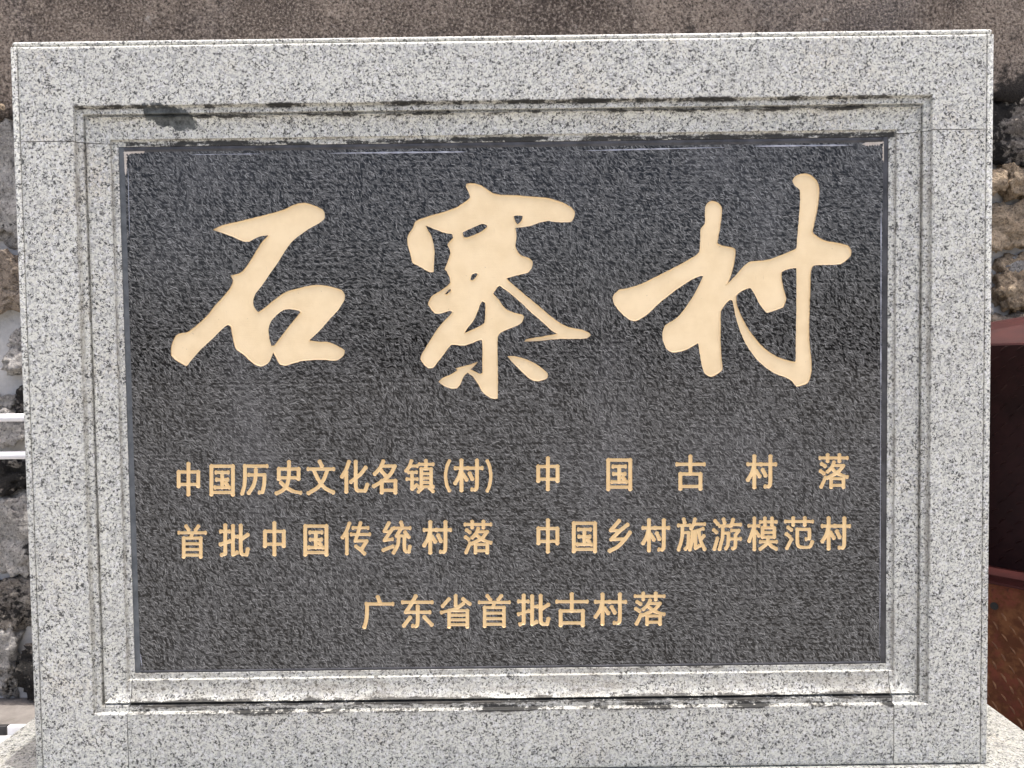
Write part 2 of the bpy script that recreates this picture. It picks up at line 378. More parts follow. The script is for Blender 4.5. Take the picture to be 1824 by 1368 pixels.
def stone_mesh(name, sx, sy, sz, seed, cuts):
    bm = bmesh.new(); bmesh.ops.create_cube(bm, size=2.0)
    bmesh.ops.subdivide_edges(bm, edges=bm.edges[:], cuts=cuts, use_grid_fill=True)
    rs = random.Random(seed); o = Vector((rs.uniform(-50, 50), rs.uniform(-50, 50), rs.uniform(-50, 50)))
    tx, tz = rs.uniform(-0.18, 0.18), rs.uniform(-0.18, 0.18)
    for v in bm.verts:
        p = v.co.copy(); e = 9.0
        l = (abs(p.x) ** e + abs(p.y) ** e + abs(p.z) ** e) ** (1 / e); p /= l
        p.x *= 1 + tx * p.z; p.z *= 1 + tz * p.x
        w = Vector((p.x * sx, p.y * sy, p.z * sz))
        k = 0.05 * mnoise.noise(w * 7 + o) + 0.026 * mnoise.noise(w * 19 + o)
        if cuts > 5: k += 0.022 * mnoise.noise(w * 43 + o) + 0.012 * mnoise.noise(w * 95 + o)
        v.co = w + Vector((p.x, p.y * 0.75, p.z)) * k
    me = bpy.data.meshes.new(name); bm.to_mesh(me); bm.free()
    return me
def stone(cx, cz, hx, hz, mat, me=None, proud=0.045, cuts=3):
    if me is None:
        me = stone_mesh('stone', hx, 0.09, hz, rnd.random() * 1e6, cuts); sc = (1, 1, 1)
    else:
        me = me.copy() if False else me; sc = (hx / 0.2, 1, hz / 0.12)
    o = bpy.data.objects.new('stone', me); C.objects.link(o); o.parent = wall
    o.location = (cx, WALL_Y + 0.09 - proud, cz); o.scale = sc
    if not me.materials: me.materials.append(None)
    o.material_slots[0].link = 'OBJECT'; o.material_slots[0].material = mat
    for f in me.polygons: f.use_smooth = True
    return o
shared = [stone_mesh('rubble', 0.2, 0.09, 0.12, 100 + i, 3) for i in range(8)]
# stones seen beside the sign, read off the photograph
left = [(96, 133, -140, 90, S_BROWN), (139, 196, -90, 120, S_TAN), (214, 436, -120, 70, S_GREY), (456, 546, -150, 60, S_BROWN), (578, 664, 8, 130, S_GREY),
        (694, 742, -150, 34, S_GREY), (694, 742, 40, 120, S_DARK), (752, 786, -100, 80, S_GREY), (815, 872, -120, 70, S_DARK), (888, 1012, -100, 80, S_GREY), (1040, 1120, -130, 90, S_DARK),
        (1128, 1246, -120, 22, S_GREY), (1134, 1246, 32, 140, S_DARK)]
right = [(190, 292, 1700, 1860, S_DARK), (298, 332, 1690, 1797, S_TAN), (302, 332, 1806, 1900, S_TAN), (360, 440, 1690, 1900, S_TAN), (450, 552, 1782, 1930, S_TAN), (460, 560, 1640, 1762, S_GREY), (572, 640, 1700, 1900, S_BROWN)]
for y0, y1, x0, x1, mt in left + right:
    a = at(x0, y0, WALL_Y - 0.04); b = at(x1, y1, WALL_Y - 0.04)
    stone((a.x + b.x) / 2, (a.z + b.z) / 2, abs(b.x - a.x) / 2, abs(a.z - b.z) / 2, mt, None, 0.05, 25)
lx0, lx1 = at(-150, 600, WALL_Y).x, at(140, 600, WALL_Y).x
rx0, rx1 = at(1640, 600, WALL_Y).x, at(1900, 600, WALL_Y).x
z = 0.02
while z < 2.5:
    h = rnd.uniform(0.16, 0.3)
    for s0, s1 in ((-4.2, lx0), (lx1, rx0), (rx1, 4.2)):
        x = s0
        while x < s1 - 0.05:
            w = min(rnd.uniform(0.22, 0.5), s1 - x)
            if w > 0.12:
                stone(x + w / 2, z + h / 2 + rnd.uniform(-0.012, 0.012), w / 2 - rnd.uniform(0.012, 0.03), h / 2 - rnd.uniform(0.01, 0.025),
                      rnd.choice([S_TAN, S_GREY, S_GREY, S_BROWN, S_DARK]), rnd.choice(shared), rnd.uniform(0.02, 0.055))
            x += w
    z += h
z = 0.1
while z < 1.75:                                   # lower right, behind the steel bin
    for x in (rx0 + 0.14, rx0 + 0.43): stone(x, z, 0.125, 0.09, rnd.choice([S_GREY, S_BROWN]), rnd.choice(shared), 0.03)
    z += 0.22

# ------------------------------------------------------------------ white railing
rail = empty('white_railing', None, 'white tubular railing of two thin rails in front of the rubble wall', 'railing')
RY = 0.9
za, zb = at(15, 744, RY).z, at(15, 811, RY).z
for zz in (za, zb): tube('rail', [(-3.6, RY, zz), (-2.4, RY, zz), (-1.2, RY, zz)], 0.0128, M['rail'], rail)
for xx in (-3.4, -1.25): tube('post', [(xx, RY, -0.036), (xx, RY, 0.6), (xx, RY, za + 0.02)], 0.019, M['rail'], rail)

# ------------------------------------------------------------------ rusty steel bin
binn = empty('steel_bin', None, 'rusty red checker plate steel bin with open recess under a sloping hood', 'bin')
P0 = at(1765, 1038, 1.0); ang = math.radians(50)
U_ = Vector((math.cos(ang), -math.sin(ang), 0)); N_ = Vector((math.sin(ang), math.cos(ang), 0))
def L(s, d, z): v = Vector((P0.x, P0.y, 0)) + U_ * s + N_ * d; return Vector((v.x, v.y, z))
def plate(name, pts, thick_dir, mat, bev=0.002):
    n = len(pts); v = [Vector(p) for p in pts] + [Vector(p) + thick_dir for p in pts]
    f = [tuple(range(n)), tuple(range(2 * n - 1, n - 1, -1))] + [(i, n + i, n + (i + 1) % n, (i + 1) % n) for i in range(n)]
    return from_data(name, v, f, mat, binn)
SZ = P0.z; S0, S1 = -0.16, 0.75
HZ = CAM_H + 0.004
plate('front_plate', [L(S0, 0, -0.03), L(S1, 0, -0.03), L(S1, 0, SZ - 0.004), L(S0, 0, SZ - 0.004)], N_ * 0.006, M['rust'])
plate('shelf', [L(S0, -0.012, SZ), L(S1, -0.012, SZ), L(S1, 0.2, SZ), L(S0, 0.2, SZ)], Vector((0, 0, 0.008)), M['maroon'])
plate('back_plate', [L(S0, 0.205, SZ - 0.3), L(S1, 0.205, SZ - 0.3), L(S1, 0.205, HZ + 0.14), L(S0, 0.205, HZ + 0.02)], N_ * 0.006, M['oxide'])
plate('end_plate', [L(S0 - 0.008, 0, -0.03), L(S0 - 0.008, 0.21, -0.03), L(S0 - 0.008, 0.21, HZ), L(S0 - 0.008, 0, HZ)], U_ * 0.006, M['oxide'])
plate('end_plate', [L(S1 + 0.002, 0, -0.03), L(S1 + 0.002, 0.21, -0.03), L(S1 + 0.002, 0.21, HZ + 0.1), L(S1 + 0.002, 0, HZ + 0.1)], U_ * 0.006, M['oxide'])
plate('hood', [L(S0 - 0.05, -0.26, HZ), L(S1 + 0.05, -0.26, HZ + 0.01), L(S1 + 0.05, 0.10, HZ + 0.20), L(S0 - 0.05, 0.10, HZ + 0.055)], Vector((0, 0.004, 0.006)), M['maroon'])
# raised treads of the checker plate
def tread(tb, s, z, d, a, ln=0.019, wd=0.0045, th=0.0045):
    ring = []
    for k in range(8):
        t = 2 * math.pi * k / 8; u = ln * math.cos(t); w = wd * math.sin(t) - 0.16 * u * u / ln
        ring.append((u * math.cos(a) - w * math.sin(a), u * math.sin(a) + w * math.cos(a)))
    vb = [tb.verts.new(L(s + u, d, z + w)) for u, w in ring]
    c = [tb.verts.new(L(s + 0.6 * k * ln * math.cos(a), d - th, z + 0.6 * k * ln * math.sin(a))) for k in (1, -1)]
    for k in range(8):
        tb.faces.new((vb[k], vb[(k + 1) % 8], c[0] if k in (0, 1, 6, 7) else c[1]))
    tb.faces.new((vb[2], c[1], c[0])); tb.faces.new((vb[6], c[0], c[1]))
def treads(z0, z1, d, a, mat):
    tb = bmesh.new(); j = 0; zz = z0
    while zz < z1:
        x_ = S0 + 0.02 + (0.026 if j % 2 else 0)
        while x_ < S1 - 0.02: tread(tb, x_ + rnd.uniform(-0.002, 0.002), zz + rnd.uniform(-0.002, 0.002), d, math.radians(a + rnd.uniform(-9, 9)), rnd.uniform(0.014, 0.019), rnd.uniform(0.003, 0.0045), rnd.uniform(0.002, 0.0042)); x_ += 0.052
        zz += 0.034; j += 1
    bmesh.ops.recalc_face_normals(tb, faces=tb.faces)
    tm = bpy.data.meshes.new('tread'); tb.to_mesh(tm); tb.free()
    link('tread', tm, mat, binn)['kind'] = 'stuff'
treads(0.02, SZ - 0.09, 0.0, -58, M['worn'])
treads(SZ + 0.04, HZ, 0.205, 40, M['oxide'])
bh = at(1774, 1078, 1.0); sh = (bh - P0).dot(U_) 
pts = []
for k in range(20):
    t = 2 * math.pi * k / 20; q = L(sh, -0.0025, bh.z); pts.append(q + U_ * 0.0125 * math.cos(t) + Vector((0, 0, 0.0125 * math.sin(t))))
from_data('bolt_hole', pts + [p + N_ * 0.002 for p in pts], [tuple(range(20))] + [(i, (i + 1) % 20, 20 + (i + 1) % 20, 20 + i) for i in range(20)], M['hole'], binn)

# ------------------------------------------------------------------ plinth
pr = at_ground(1824, 1300, BASE_Z); pl = at_ground(0, 1323, BASE_Z)
plinth = box('granite_plinth', pl.x, pr.x, -0.06, 0.46, -0.036, BASE_Z, M['plinth'], None, 0.006)
plinth['label'] = 'wide speckled granite plinth ledge carrying the upright sign'; plinth['category'] = 'plinth'

# ------------------------------------------------------------------ the sign
sign = empty('stone_sign', None, 'grey granite framed stone sign with gold Chinese characters carved in black panel', 'sign')
XO = 0.987; BACK = 0.26
def ring_rects():
    R = []
    def outer(i, y): R.append((-XO + i, XO - i, BASE_Z + 0.001 + i, TOP_Z - i, y))
    def inner(s, y): R.append((-MH + s * PX, MH - s * PX, MZ2 + s * PX, MZ1 - s * PX, y))
    outer(0, 0.05)
    for k in range(6):
        t = math.pi / 2 * k / 5; outer(0.0065 * (1 - math.cos(t)), 0.0065 * (1 - math.sin(t)))
    inner(-1.6, 0.0); inner(-0.5, 0.0006); inner(0, 0.002); inner(0.2, 0.0088); inner(0.9, 0.0096)
    inner(10.8, 0.0100); inner(11.5, 0.0106); inner(11.9, 0.0125); inner(12.6, 0.0185); inner(15.4, 0.0185); inner(16.0, 0.0125); inner(16.8, 0.0112)
    for k in range(1, 13):                           # the cove
        t = math.pi / 2 * k / 12
        inner(16.8 + 36.5 * (1 - math.cos(t)), 0.0112 + 0.0138 * math.sin(t))
    inner(53.6, 0.0256); inner(53.9, 0.0308); inner(54.8, 0.0314); inner(64.0, 0.0318); inner(64.8, 0.0324); inner(65.0, 0.05)
    return R
def frame_bm():
    bm = bmesh.new(); R = ring_rects(); rows = []
    for x0, x1, z0, z1, y in R:
        rows.append([bm.verts.new(c) for c in ((x0, y, z0), (x1, y, z0), (x1, y, z1), (x0, y, z1))])
    for a, b in zip(rows, rows[1:]):
        for k in range(4): bm.faces.new((a[k], a[(k + 1) % 4], b[(k + 1) % 4], b[k]))
    bmesh.ops.recalc_face_normals(bm, faces=bm.faces)
    return bm
ZJ = at(80, 252, 0).z
XJL, XJR = at(228, 1330, 0).x, at(1592, 1330, 0).x
ZI1, ZI2 = MZ1 - 53.8 * PX, MZ2 + 53.8 * PX      # the inner ledge stays with its own stone
XI = MH - 53.8 * PX
def piece(out, cuts):
    """add the part of the moulded ring that the cuts leave; a cut flagged True gets a lip running back into the joint"""
    bm = frame_bm()
    for co, no, lip in cuts:
        r = bmesh.ops.bisect_plane(bm, geom=bm.verts[:] + bm.edges[:] + bm.faces[:], plane_co=co, plane_no=no, clear_outer=True)
        if lip:
            ed = [e for e in r['geom_cut'] if isinstance(e, bmesh.types.BMEdge)]
            ex = bmesh.ops.extrude_edge_only(bm, edges=ed)
            for v in ex['geom']:
                if isinstance(v, bmesh.types.BMVert): v.co.y = max(v.co.y, 0.045); v.co -= Vector(no) * 0.0005
    bmesh.ops.recalc_face_normals(bm, faces=bm.faces)
    me = bpy.data.meshes.new('tmp'); bm.to_mesh(me); bm.free(); out.from_mesh(me); bpy.data.meshes.remove(me)
def frame_stone(pieces, mat):
    out = bmesh.new()
    for c in pieces: piece(out, c)
    me = bpy.data.meshes.new('frame_stone'); out.to_mesh(me); out.free()
    return link('frame_stone', me, mat, sign)
G = 0.0008
up, dn, lf, rt = (0, 0, 1), (0, 0, -1), (-1, 0, 0), (1, 0, 0)
frame_stone([[((0, 0, ZJ + G), dn, True)],
             [((0, 0, ZJ + G), up, False), ((0, 0, ZI1 - 0.04), dn, False), ((-XI, 0, 0), lf, False), ((XI, 0, 0), rt, False), ((0, 0, MZ1 - 70 * PX), dn, False)]], M['top'])
for sg in (-1, 1):
    xj = XJL - G if sg < 0 else XJR + G
    frame_stone([[((0, 0, ZJ - G), up, True), ((0, 0, ZI2), dn, False), ((sg * XI, 0, 0), (-sg, 0, 0), False)],
                 [((0, 0, min(ZJ - G, MZ1 - 70 * PX)), up, False), ((0, 0, ZI2), dn, False), ((sg * XI, 0, 0), (sg, 0, 0), False), ((sg * (MH - 65.05 * PX), 0, 0), (-sg, 0, 0), False)],
                 [((0, 0, ZI2), up, False), ((xj, 0, 0), (-sg, 0, 0), True)]], M['side'])
frame_stone([[((0, 0, ZI2), up, False), ((XJL + G, 0, 0), lf, True), ((XJR - G, 0, 0), rt, True)],
             [((0, 0, ZI2), dn, False), ((0, 0, MZ2 + 70 * PX), up, False), ((-(MH - 65.05 * PX), 0, 0), lf, False), ((MH - 65.05 * PX, 0, 0), rt, False)]], M['low'])
box('core', -XO + 0.012, XO - 0.012, 0.058, BACK - 0.01, BASE_Z, TOP_Z - 0.004, M['core'], sign)
box('coping_slab', -1.0, 1.0, 0.006, BACK, TOP_Z + 0.0012, TOP_Z + 0.0118, M['edge'], sign, 0.0052, 4)
for s in (-1, 1):
    a, b = sorted((s * (XO + 0.0004), s * 1.0))
    box('side_slab', a, b, 0.0012, BACK, BASE_Z + 0.0005, TOP_Z - 0.0003, M['edge'], sign, 0.0025, 3)
box('back_slab', -XO + 0.002, XO - 0.002, BACK - 0.008, BACK - 0.001, BASE_Z, TOP_Z - 0.002, M['edge'], sign)

# ------------------------------------------------------------------ lettering: outlines read off the photograph, in photo pixels
def mapper(ox, oy, s): return lambda pts: [(ox + x / s, oy + y / s) for x, y in pts]
Z1 = mapper(290, 340, 4.0229); U2 = mapper(710, 310, 5.0667); L2 = mapper(710, 500, 5.0667); A3 = mapper(1080, 300, 3.4208); B3 = mapper(1290, 300, 3.4208)
SHI = [Z1([(355,280),(430,245),(530,222),(680,185),(800,155),(880,128),(950,95),(1010,85),(1060,95),(1140,130),(1160,160),(1158,200),(1120,232),(1060,265),(1000,305),(930,360),(880,425),(820,520),(760,605),(710,680),(665,735),(648,790),(655,835),(685,868),(740,830),(820,762),(880,725),(960,700),(1060,678),(1120,674),(1200,685),(1280,710),(1305,745),(1300,785),(1260,850),(1200,915),(1130,995),(1048,1072),(1120,1080),(1180,1082),(1240,1105),(1305,1140),(1295,1180),(1255,1212),(1210,1218),(1160,1210),(1080,1212),(990,1220),(930,1238),(880,1252),(840,1245),(815,1205),(790,1155),(778,1195),(755,1235),(710,1258),(670,1250),(625,1220),(580,1175),(530,1140),(512,1105),(498,1040),(487,975),(465,960),(430,985),(370,1045),(290,1120),(220,1195),(170,1255),(110,1225),(60,1180),(62,1110),(85,1050),(115,1022),(180,1010),(250,955),(320,890),(370,825),(440,750),(485,690),(503,640),(483,605),(540,595),(580,565),(620,510),(660,445),(700,380),(755,318),(700,325),(640,352),(610,366),(570,360),(500,330),(420,300)]),
       Z1([(975,860),(920,848),(870,852),(820,885),(780,930),(758,985),(762,1045),(778,1110),(800,1105),(850,1040),(900,975),(945,920),(985,870)])]
ZHAI = [U2([(612,90),(650,82),(720,92),(780,125),(850,170),(920,186),(1050,190),(1200,203),(1340,215),(1430,238),(1510,270),(1570,312),(1590,345),(1585,385),(1560,430),(1500,437),(1390,430),(1350,422),(1270,440),(1180,470),(1055,485),(1065,560),(1055,640),(1075,700),(1110,735),(1180,760),(1212,795),(1200,850),(1165,890),(1090,910),(975,940)])
        + L2([(1000,5),(1080,75),(1170,150),(1280,240),(1380,325),(1480,395),(1560,425),(1650,440),(1720,470),(1735,492),(1700,520),(1620,525),(1480,525),(1380,530),(1250,545),(1135,550),(1150,530),(1250,510),(1360,492),(1430,478),(1380,450),(1300,375),(1200,290),(1100,195),(1000,110),(910,45),(885,70),(855,115),(900,165),(940,225),(985,265),(1050,290),(1110,305),(1135,325),(1110,380),(1060,410),(980,440),(920,470),(895,510),(895,700),(897,900),(895,1065),(850,1065),(790,1035),(745,990),(715,930),(670,865),(640,845),(625,830),(600,850),(575,890),(555,940),(520,975),(460,970),(400,945),(360,912),(400,875),(470,845),(530,810),(512,790),(580,772),(650,755),(715,728),(700,755),(650,800),(690,820),(735,840),(755,830),(755,700),(757,600),(750,535),(720,538),(660,565),(600,585),(540,585),(480,578),(440,620),(390,690),(345,745),(315,785),(270,790),(235,765),(195,705),(215,650),(280,545),(340,450),(400,375),(450,325),(485,280),(465,270),(420,285),(360,300),(320,290),(265,215),(285,160),(310,130),(380,90),(440,45),(465,20)])
        + U2([(465,965),(455,920),(430,875),(415,860),(440,800),(465,720),(460,680),(440,640),(465,605),(490,575),(480,540),(430,535),(330,500),(245,465),(265,505),(295,555),(312,620),(325,700),(320,800),(318,885),(275,885),(200,840),(125,800),(105,720),(80,630),(82,560),(130,480),(150,430),(200,405),(300,370),(400,345),(520,300),(600,250),(645,210),(630,160),(608,115)]),
        U2([(578,530),(600,515),(690,475),(760,450),(795,460),(795,480),(760,510),(690,545),(620,572),(590,568)]), U2([(1038,380),(1070,373),(1120,378),(1110,420),(1075,455),(1055,430)]),
        U2([(650,955),(660,910),(690,895),(715,898),(695,935),(665,958)]), L2([(420,120),(440,95),(468,75),(470,90),(440,118)]),
        L2([(755,188),(780,200),(783,260),(775,375),(740,405),(680,435),(595,472),(620,430),(670,370),(710,290),(735,220)]),
        L2([(978,680),(1050,682),(1140,705),(1230,745),(1290,785),(1345,835),(1345,880),(1310,895),(1250,908),(1190,890),(1120,830),(1070,780),(1020,730)])]
CUN = [A3([(602,240),(615,212),(645,197),(685,210),(705,240),(700,320),(688,390),(678,455),(710,470),(770,482),(788,495),(783,560),(770,620),(750,680),(733,707),(770,672)])
       + B3([(105,610),(150,570),(200,563),(270,555),(340,530),(400,505),(440,485),(445,420),(455,300),(462,200),(460,130),(430,105),(415,75),(440,42),(490,30),(525,38),(565,75),(580,130),(575,210),(558,300),(540,385),(570,415),(620,440),(700,455),(755,470),(775,500),(770,535),(710,583),(600,588),(545,592),(530,620),(525,750),(520,900),(520,1050),(530,1150),(533,1230),(515,1300),(490,1318),(440,1330),(415,1300),(390,1280),(300,1245),(220,1185),(150,1100),(100,1000),(70,900),(50,805),(35,800),(10,825)])
       + A3([(700,870),(698,950),(697,1050),(702,1150),(708,1225),(670,1258),(635,1270),(600,1250),(580,1190),(560,1065),(535,1080),(480,1108),(410,1122),(370,1105),(345,1050),(342,1005),(360,955),(430,910),(480,850),(540,760),(590,655),(560,660),(500,690),(420,745),(330,815),(250,890),(180,930),(140,922),(80,870),(45,820),(40,780),(75,740),(130,730),(220,700),(330,645),(430,595),(520,545),(565,510),(572,440),(575,370),(600,335)]),
       B3([(440,607),(385,615),(352,632),(352,680),(365,740),(378,795),(360,845),(340,855),(260,880),(215,825),(185,765),(160,730),(120,740),(75,775),(80,840),(120,930),(170,1010),(240,1090),(320,1145),(400,1172),(435,1178),(437,1000),(440,800)])]

# small characters as router strokes in a 100 x 100 box, y downwards
G_ = {
 '中': [[(50,3),(50,97)],[(9,28),(9,72)],[(91,28),(91,72)],[(9,28),(91,28)],[(9,66),(91,66)]],
 '国': [[(8,6),(8,97)],[(8,6),(92,6)],[(92,6),(92,97)],[(8,90),(92,90)],[(26,26),(74,26)],[(28,49),(72,49)],[(22,74),(78,74)],[(50,26),(50,74)],[(64,60),(69,66)]],
 '历': [[(12,6),(97,6)],[(14,6),(14,50),(11,75),(3,97)],[(28,35),(88,35),(86,70),(80,92),(68,93)],[(55,18),(54,45),(46,72),(28,95)]],
 '史': [[(14,24),(14,54)],[(14,24),(88,24)],[(88,24),(88,54)],[(14,50),(88,50)],[(52,3),(52,50),(44,75),(25,90),(5,96)],[(22,64),(40,78),(65,90),(96,95)]],
 '文': [[(46,3),(54,16)],[(4,25),(97,25)],[(74,27),(62,55),(40,80),(5,96)],[(24,27),(40,55),(62,80),(96,94)]],
 '化': [[(30,4),(20,28),(4,50)],[(20,36),(20,96)],[(90,22),(70,44),(36,66)],[(54,4),(54,84),(60,93),(88,93),(96,74)]],
 '名': [[(42,4),(30,24),(8,42)],[(36,18),(88,18),(72,42),(42,62),(4,78)],[(34,32),(50,46)],[(36,62),(36,97)],[(90,62),(90,97)],[(36,62),(90,62)],[(36,90),(90,90)]],
 '镇': [[(22,4),(14,22),(3,34)],[(18,19),(42,19)],[(12,38),(40,38)],[(6,58),(42,58)],[(24,38),(24,88),(40,76)],[(48,14),(97,14)],[(72,3),(72,24)],[(56,28),(56,80)],[(90,28),(90,80)],[(56,28),(90,28)],[(56,42),(90,42)],[(56,55),(90,55)],[(56,68),(90,68)],[(46,81),(98,81)],[(60,84),(46,96)],[(84,84),(97,95)]],
 '(': [[(85,3),(45,18),(18,50),(45,82),(85,97)]],
 ')': [[(15,3),(55,18),(82,50),(55,82),(15,97)]],
 '村': [[(4,28),(46,28)],[(26,4),(26,97)],[(25,32),(18,55),(4,75)],[(32,48),(44,64)],[(50,28),(98,28)],[(80,4),(80,88),(74,95),(62,94)],[(54,44),(64,62)]],
 '古': [[(4,26),(97,26)],[(50,3),(50,54)],[(16,54),(16,97)],[(84,54),(84,97)],[(16,54),(84,54)],[(16,90),(84,90)]],
 '落': [[(4,12),(97,12)],[(30,3),(30,22)],[(70,3),(70,22)],[(10,29),(22,36)],[(6,50),(18,57)],[(23,68),(16,82),(8,96)],[(52,24),(44,40),(30,52)],[(48,34),(84,34),(66,54),(28,70)],[(44,42),(64,58),(97,67)],[(42,72),(42,97)],[(84,72),(84,97)],[(42,72),(84,72)],[(42,91),(84,91)]],
 '首': [[(28,4),(38,16)],[(72,4),(62,16)],[(3,24),(97,24)],[(50,26),(46,38)],[(20,40),(20,97)],[(80,40),(80,97)],[(20,40),(80,40)],[(20,57),(80,57)],[(20,74),(80,74)],[(20,91),(80,91)]],
 '批': [[(4,22),(34,22)],[(20,3),(20,90),(8,94)],[(4,62),(36,52)],[(46,5),(46,93),(60,86)],[(46,38),(62,38)],[(72,4),(72,86),(78,93),(92,93),(96,76)],[(74,46),(96,32)]],
 '传': [[(28,4),(18,28),(4,48)],[(19,34),(19,97)],[(40,18),(92,18)],[(34,38),(98,38)],[(66,3),(56,38),(48,58),(88,58),(72,80)],[(50,74),(66,85),(80,97)]],
 '统': [[(24,4),(8,30),(26,32)],[(36,22),(8,58),(36,54)],[(4,88),(38,76)],[(66,2),(70,12)],[(42,20),(98,20)],[(66,22),(50,44),(88,44)],[(80,32),(94,48)],[(58,50),(56,72),(40,96)],[(78,48),(78,86),(84,93),(94,93),(97,76)]],
 '乡': [[(48,4),(10,34),(52,34)],[(86,16),(52,34),(12,62),(74,60)],[(96,40),(74,62),(40,86),(5,97)]],
 '旅': [[(22,3),(26,14)],[(3,22),(44,22)],[(18,24),(17,60),(4,96)],[(18,44),(40,44),(38,85),(28,94)],[(62,3),(58,18),(48,32)],[(60,18),(97,18)],[(92,32),(54,42)],[(54,42),(52,70),(44,96)],[(64,42),(64,92),(78,84)],[(76,40),(82,70),(97,95)],[(94,54),(82,66)]],
 '游': [[(8,8),(18,18)],[(4,36),(14,44)],[(17,62),(6,96)],[(38,3),(42,14)],[(24,24),(60,24)],[(36,24),(35,60),(24,96)],[(36,46),(56,46),(54,84),(46,94)],[(72,4),(64,24)],[(68,20),(98,20)],[(66,38),(92,38),(80,52)],[(80,52),(80,90),(70,94)],[(62,64),(98,64)]],
 '模': [[(3,26),(38,26)],[(22,3),(22,97)],[(20,32),(4,72)],[(28,44),(38,56)],[(42,14),(97,14)],[(58,3),(58,24)],[(82,3),(82,24)],[(50,32),(50,60)],[(90,32),(90,60)],[(50,32),(90,32)],[(50,46),(90,46)],[(50,60),(90,60)],[(42,74),(98,74)],[(70,60),(66,80),(42,96)],[(70,76),(80,88),(97,96)]],
 '范': [[(3,14),(97,14)],[(30,3),(30,25)],[(70,3),(70,25)],[(12,32),(24,40)],[(6,52),(18,60)],[(24,68),(8,96)],[(44,38),(86,38),(86,66),(74,68)],[(44,38),(44,84),(52,93),(88,93),(96,76)]],
 '广': [[(48,3),(54,18)],[(10,25),(97,25)],[(13,25),(13,60),(10,80),(4,97)]],
 '东': [[(4,22),(97,22)],[(46,3),(30,30),(14,52),(90,52)],[(52,34),(52,88),(46,95),(36,93)],[(28,68),(8,93)],[(72,66),(96,90)]],
 '省': [[(48,2),(48,32)],[(28,12),(8,34)],[(70,12),(92,28)],[(72,26),(50,42),(4,54)],[(28,48),(28,98)],[(84,48),(84,98)],[(28,48),(84,48)],[(28,62),(84,62)],[(28,76),(84,76)],[(28,91),(84,91)]],
}
DENSE = set('镇落省首模游旅统范传')
K = 2.990; K3 = 3.04
def rows_of(text, ox, oy, k, boxes): return [(t, ox + b[0] / k, oy + b[1] / k, ox + b[2] / k, oy + b[3] / k) for t, b in zip(text, boxes)]
SMALL = (rows_of('中国历史文化名镇(村)', 290, 790, K, [(65,95,208,285),(240,103,392,285),(410,103,567,280),(590,85,748,280),(760,83,922,280),(940,82,1103,272),(1110,80,1260,275),(1283,78,1452,272),(1490,80,1540,265),(1543,75,1712,263),(1715,80,1762,265)])
    + rows_of('首批中国传统村落', 290, 790, K, [(73,425,240,618),(293,422,467,612),(525,410,663,605),(740,422,890,605),(943,410,1113,600),(1160,408,1328,597),(1378,403,1543,595),(1595,402,1760,595)])
    + rows_of('中国古村落', 930, 790, K, [(67,65,208,258),(440,70,595,257),(810,55,983,255),(1188,53,1362,247),(1572,47,1745,247)])
    + rows_of('中国乡村旅游模范村', 930, 790, K, [(68,395,207,590),(257,407,407,588),(452,397,587,585),(630,393,792,583),(820,390,985,580),(1007,390,1175,578),(1195,385,1367,577),(1390,383,1560,573),(1585,383,1755,573)])
    + rows_of('广东省首批古村落', 620, 1030, K3, [(73,88,255,278),(280,83,468,278),(490,83,682,275),(697,80,887,273),(908,80,1100,268),(1115,72,1308,268),(1325,72,1515,260),(1540,68,1725,262)]))

def smooth_loop(P, n=3):
    P = np.array(P, float); out = []; m = len(P)
    for i in range(m):
        p0, p1, p2, p3 = P[i - 1], P[i], P[(i + 1) % m], P[(i + 2) % m]
        # keep real corners: weaken the tangent where the outline turns sharply
        def corner(a, b, c):
            u, v = b - a, c - b; return max(0.0, float(u @ v) / (np.linalg.norm(u) * np.linalg.norm(v) + 1e-9))
        t1 = (p2 - p0) * 0.5 * corner(p0, p1, p2) * min(1, np.linalg.norm(p2 - p1) * 2 / (np.linalg.norm(p2 - p0) + 1e-9))
        t2 = (p3 - p1) * 0.5 * corner(p1, p2, p3) * min(1, np.linalg.norm(p2 - p1) * 2 / (np.linalg.norm(p3 - p1) + 1e-9))
        for k in range(n):
            t = k / n; t_2, t_3 = t * t, t ** 3
            out.append((2 * t_3 - 3 * t_2 + 1) * p1 + (t_3 - 2 * t_2 + t) * t1 + (-2 * t_3 + 3 * t_2) * p2 + (t_3 - t_2) * t2)
    return np.array(out)

def seg_dist(X, Y, a, b):
    dx, dy = b[0] - a[0], b[1] - a[1]; l2 = dx * dx + dy * dy + 1e-12
    t = np.clip(((X - a[0]) * dx + (Y - a[1]) * dy) / l2, 0, 1)
    return np.hypot(X - a[0] - t * dx, Y - a[1] - t * dy)

def wobble(shape, cell, amp):
    h, w = shape; g = nrs.randn(h // cell + 3, w // cell + 3)
    yi = np.arange(h) / cell; xi = np.arange(w) / cell
    y0 = yi.astype(int); x0 = xi.astype(int); fy = (yi - y0)[:, None]; fx = (xi - x0)[None]
    return amp * (g[np.ix_(y0, x0)] * (1 - fy) * (1 - fx) + g[np.ix_(y0, x0 + 1)] * (1 - fy) * fx + g[np.ix_(y0 + 1, x0)] * fy * (1 - fx) + g[np.ix_(y0 + 1, x0 + 1)] * fy * fx)

